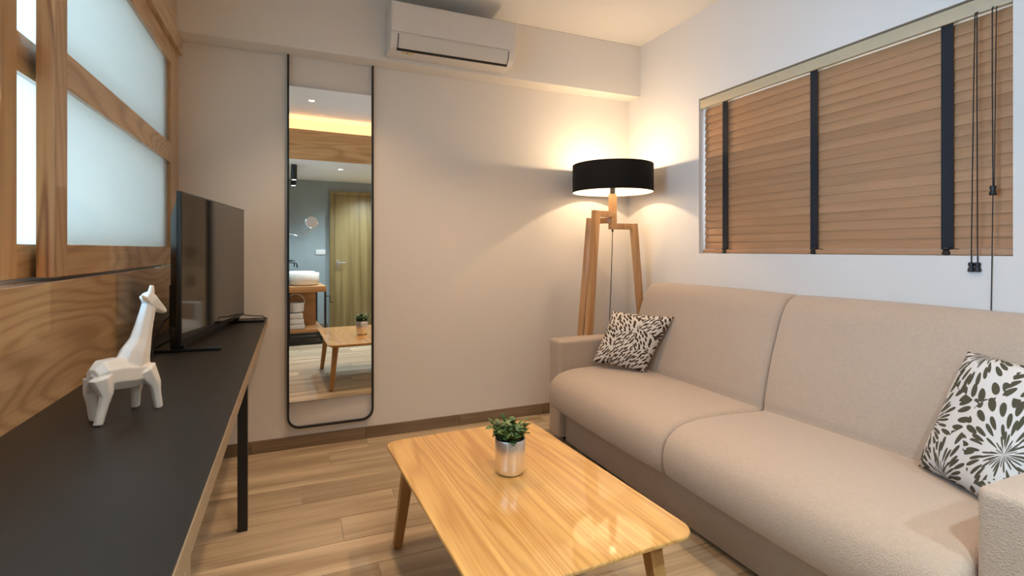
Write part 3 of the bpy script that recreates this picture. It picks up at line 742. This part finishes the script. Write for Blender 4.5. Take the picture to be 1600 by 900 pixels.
# ------------------------------------------------------------------ recessed downlights
def downlight(x, y, z, power, col, label, group, ang=105):
    t = thing('downlight', label, 'ceiling light', (x, y, z), group)
    MB().lathe([(.030,-.001),(.031,-.004),(.043,-.004),(.045,-.0005)], (x, y, z), 28, caps=False).build('trim_ring', M['plastic'], t, smooth=True)
    MB().lathe([(.001,-.0012),(.030,-.0015)], (x, y, z), 24, caps=False).build('lens', emis('downlight_lens', col, 14), t)
    light('downlight_beam', 'SPOT', (x, y, z-.012), power, col, spot_size=R(ang), spot_blend=.7, shadow_soft_size=.035)
for x, y_, lab in ((.35, .96, 'small round warm downlight in the ceiling in front of the glowing wood cove'), (.35, 2.62, 'small round warm downlight in the ceiling near the hanging mirror'),
                   (1.30, .96, 'small round warm downlight in the ceiling over the near end of the sofa'), (1.30, 2.40, 'small round warm downlight in the ceiling over the sofa end by the lamp')):
    downlight(x, y_, ZC, 58, NEUT, lab, 'living room downlights', 98)
for x, y_, lab in ((.83, -.30, 'small round cool downlight in the bathroom ceiling behind the wood soffit'), (1.45, -.95, 'small round cool downlight in the bathroom ceiling close to the door')):
    downlight(x, y_, ZB, 115, COOL, lab, 'bathroom downlights', 140)

# ------------------------------------------------------------------ bathroom seen in the mirror
dr = struct('door_3')
MB().box(.915, 1.70, YR+.001, YR+.045, .006, 2.035).build('door_leaf', M['bdoor'], dr, bevel=.002)
MB().box(.862, .914, YR+.0005, YR+.06, 0, 2.09).box(1.701, 1.753, YR+.0005, YR+.06, 0, 2.09).box(.914, 1.701, YR+.0005, YR+.06, 2.037, 2.09).build('door_frame', M['bdoor'], dr, bevel=.002)
hd = MB().box(.955, .995, YR+.045, YR+.052, .90, 1.04).build('handle_plate', M['alu'], dr, bevel=.003)
MB().tube([(.975, YR+.05, 1.0), (.975, YR+.095, 1.0), (1.09, YR+.10, 1.0)], .009, 10).build('door_handle', M['alu'], hd, smooth=True)
so_ = thing('wall_outlet', 'white double outlet plate on the grey bathroom wall beside the door', 'outlet', (.735, YR, 1.16))
MB().box(.665, .805, YR+.0003, YR+.011, 1.125, 1.20).build('plate', M['plastic'], so_, bevel=.003)
for x_ in (.70, .77): MB().lathe([(.001, 0), (.019, 0), (.019, .001)], (0, 0, 0), 20).build('socket_insert', M['plastic2']).matrix_local = Matrix.Translation((x_-.735, .0112, .0025)) @ Matrix.Rotation(R(-90), 4, 'X')
for c_ in list(COL.objects):
    if c_.name.startswith('socket_insert'): c_.parent = so_
vn = thing('vanity_unit', 'bathroom vanity with oak worktop and shelf on a black metal frame', 'vanity', (.42, -.75, 0))
vy0, vy1, vx0, vx1 = -1.25, -.27, .198, .65
MB().box(vx0, vx1, vy0, vy1, .660, .735).build('worktop', M['bath_wood'], vn, bevel=.003)
MB().box(vx0, vx1-.03, vy0, vy1-.02, .150, .190).build('shelf', M['bath_wood'], vn, bevel=.003)
MB().box(vx0, vx1-.08, vy1-.45, vy1-.43, .190, .660).build('back_panel', M['bath_wood'], vn)
for x_ in (vx0+.012, vx1-.012):
    for y_ in (vy0+.012, vy1-.012):
        MB().box(x_-.012, x_+.012, y_-.012, y_+.012, 0, .660).build('leg', M['blackm'], vn)
for z_ in (.012, .085, .135):
    MB().box(vx0+.024, vx1-.024, vy1-.024, vy1, z_-.012, z_+.012).build('frame_bar', M['blackm'], vn)
    MB().box(vx1-.024, vx1, vy0+.024, vy1-.024, z_-.012, z_+.012).build('frame_bar', M['blackm'], vn)
MB().tube([(vx1, vy1-.05, .60), (vx1+.05, vy1-.05, .60), (vx1+.05, vy1-.05, .52), (vx1+.09, vy1-.05, .52)], .007, 8).build('towel_hook', M['blackm'], vn, smooth=True)
for k, yb_ in enumerate((-.53, -1.0)):
    one('vessel_basin', MB().lathe([(.12,0),(.165,.004),(.187,.03),(.190,.160),(.186,.163),(.180,.158),(.170,.05),(.10,.02)], (.405, yb_, .7355), 40), M['ceram'],
        ['white round vessel basin on the end of the vanity worktop', 'white round vessel basin farther along the vanity toward the bathroom door'][k], 'basin', 'vanity basins', smooth=True, angle=60)
    fc = thing('basin_faucet', ['black wall mounted faucet above the end basin', 'black wall mounted faucet above the basin nearer the door'][k], 'faucet', (.196, yb_, 1.02), 'basin faucets')
    MB().tube([(.1955, yb_, 1.03), (.29, yb_, 1.03), (.315, yb_, 1.022), (.325, yb_, .995), (.325, yb_, .965)], .009, 10).build('spout', M['blackm'], fc, smooth=True)
    MB().tube([(.1955, yb_-.09, 1.05), (.24, yb_-.09, 1.05)], .016, 12).build('handle', M['blackm'], fc, smooth=True)
    MB().tube([(.235, yb_-.09, 1.05), (.31, yb_-.09, 1.055)], .006, 8).build('lever', M['blackm'], fc, smooth=True)
def towel(x0, x1, y0, y1, z0, z1, lab):
    one('folded_towel', MB().box(x0, x1, y0, y1, z0, z1), M['towel'], lab, 'towel', 'vanity towels', bevel=.018, seg=3)
for k in range(3): towel(.215, .40-.01*k, -.60, -.32, .1905+k*.068, .257+k*.068, ['white folded towel lying directly on the vanity shelf', 'white folded towel in the middle of the stack under the basin', 'white folded towel on top of the stack under the basin'][k])
bs = thing('hanging_basket', 'white ring handled cloth bag on the towel stack under the basin', 'basket', (.30, -.44, .3945))
MB().lathe([(.07,0),(.095,.02),(.105,.13),(.10,.13),(.09,.025)], (.30, -.44, .3945), 20).build('bag', M['towel'], bs, smooth=True)
MB().tube([(.30+.105*math.cos(R(a)), -.44, .52+.115*math.sin(R(a))) for a in range(0, 181, 15)], .007, 8).build('handle', M['plastic'], bs, smooth=True)
mg = thing('makeup_mirror', 'round chrome makeup mirror on a folding arm fixed to the bathroom wall', 'mirror', (.197, -.90, 1.42))
MB().tube([(.1955, -.90, 1.42), (.225, -.90, 1.42)], .03, 16).build('wall_plate', M['chrome'], mg, smooth=True)
MB().tube([(.225, -.90, 1.425), (.40, -.86, 1.375), (.405, -.86, 1.375)], .008, 8).tube([(.40, -.86, 1.385), (.50, -.90, 1.46), (.535, -.90, 1.50)], .007, 8).build('folding_arm', M['chrome'], mg, smooth=True)
dsk = MB().lathe([(.001,-.006),(.075,-.006),(.082,0),(.075,.006),(.001,.006)], (0, 0, 0), 32, caps=False).build('mirror_disc', M['chrome'], smooth=True); dsk.parent = mg
dsk.matrix_local = Matrix.Translation((.535-.197, .02, 1.575-1.42)) @ Matrix.Rotation(R(-80), 4, 'X')
for k, (x_, y_) in enumerate(((.30, -.80), (.262, -.18))):
    pd = thing('pendant_spot', ['black cylinder ceiling spot above the vanity', 'black cylinder ceiling spot at the bathroom entrance'][k], 'ceiling light', (x_, y_, ZB), 'bathroom cylinder spots')
    MB().lathe([(.033,-.185),(.034,-.18),(.034,-.0005)], (x_, y_, ZB), 24).build('cylinder', M['blackm'], pd, smooth=True)
    MB().lathe([(.001,-.187),(.026,-.1865)], (x_, y_, ZB), 20, caps=False).build('lens', emis('spot_lens', (.8, .92, 1), 10), pd)
    light('spot_beam', 'SPOT', (x_, y_, ZB-.195), 50, COOL, spot_size=R(110), spot_blend=.8, shadow_soft_size=.03)
# wardrobe behind the sofa end (shows in the television's reflection)
wd = thing('wardrobe', 'tall oak wardrobe with paired doors beside the bathroom door', 'wardrobe', (2.10, -1.0, 0))
MB().box(1.80, XR-.002, -1.55, -.32, 0, ZB-.005).build('carcass', M['oakZ'], wd)
for a, b_ in ((1.803, 2.117), (2.123, XR-.005)):
    for z0, z1 in ((.06, .98), (.99, 2.22)):
        dd = MB().box(a, b_, -.3195, -.30, z0, z1).build('wardrobe_door', M['oakZ'], wd, bevel=.002)
        hx = b_-.03 if a < 2 else a+.03
        MB().box(hx-.006, hx+.006, -.30, -.285, z0+.10 if z0 > .5 else z1-.25, z0+.25 if z0 > .5 else z1-.10).build('door_pull', M['blackm'], dd, bevel=.002)
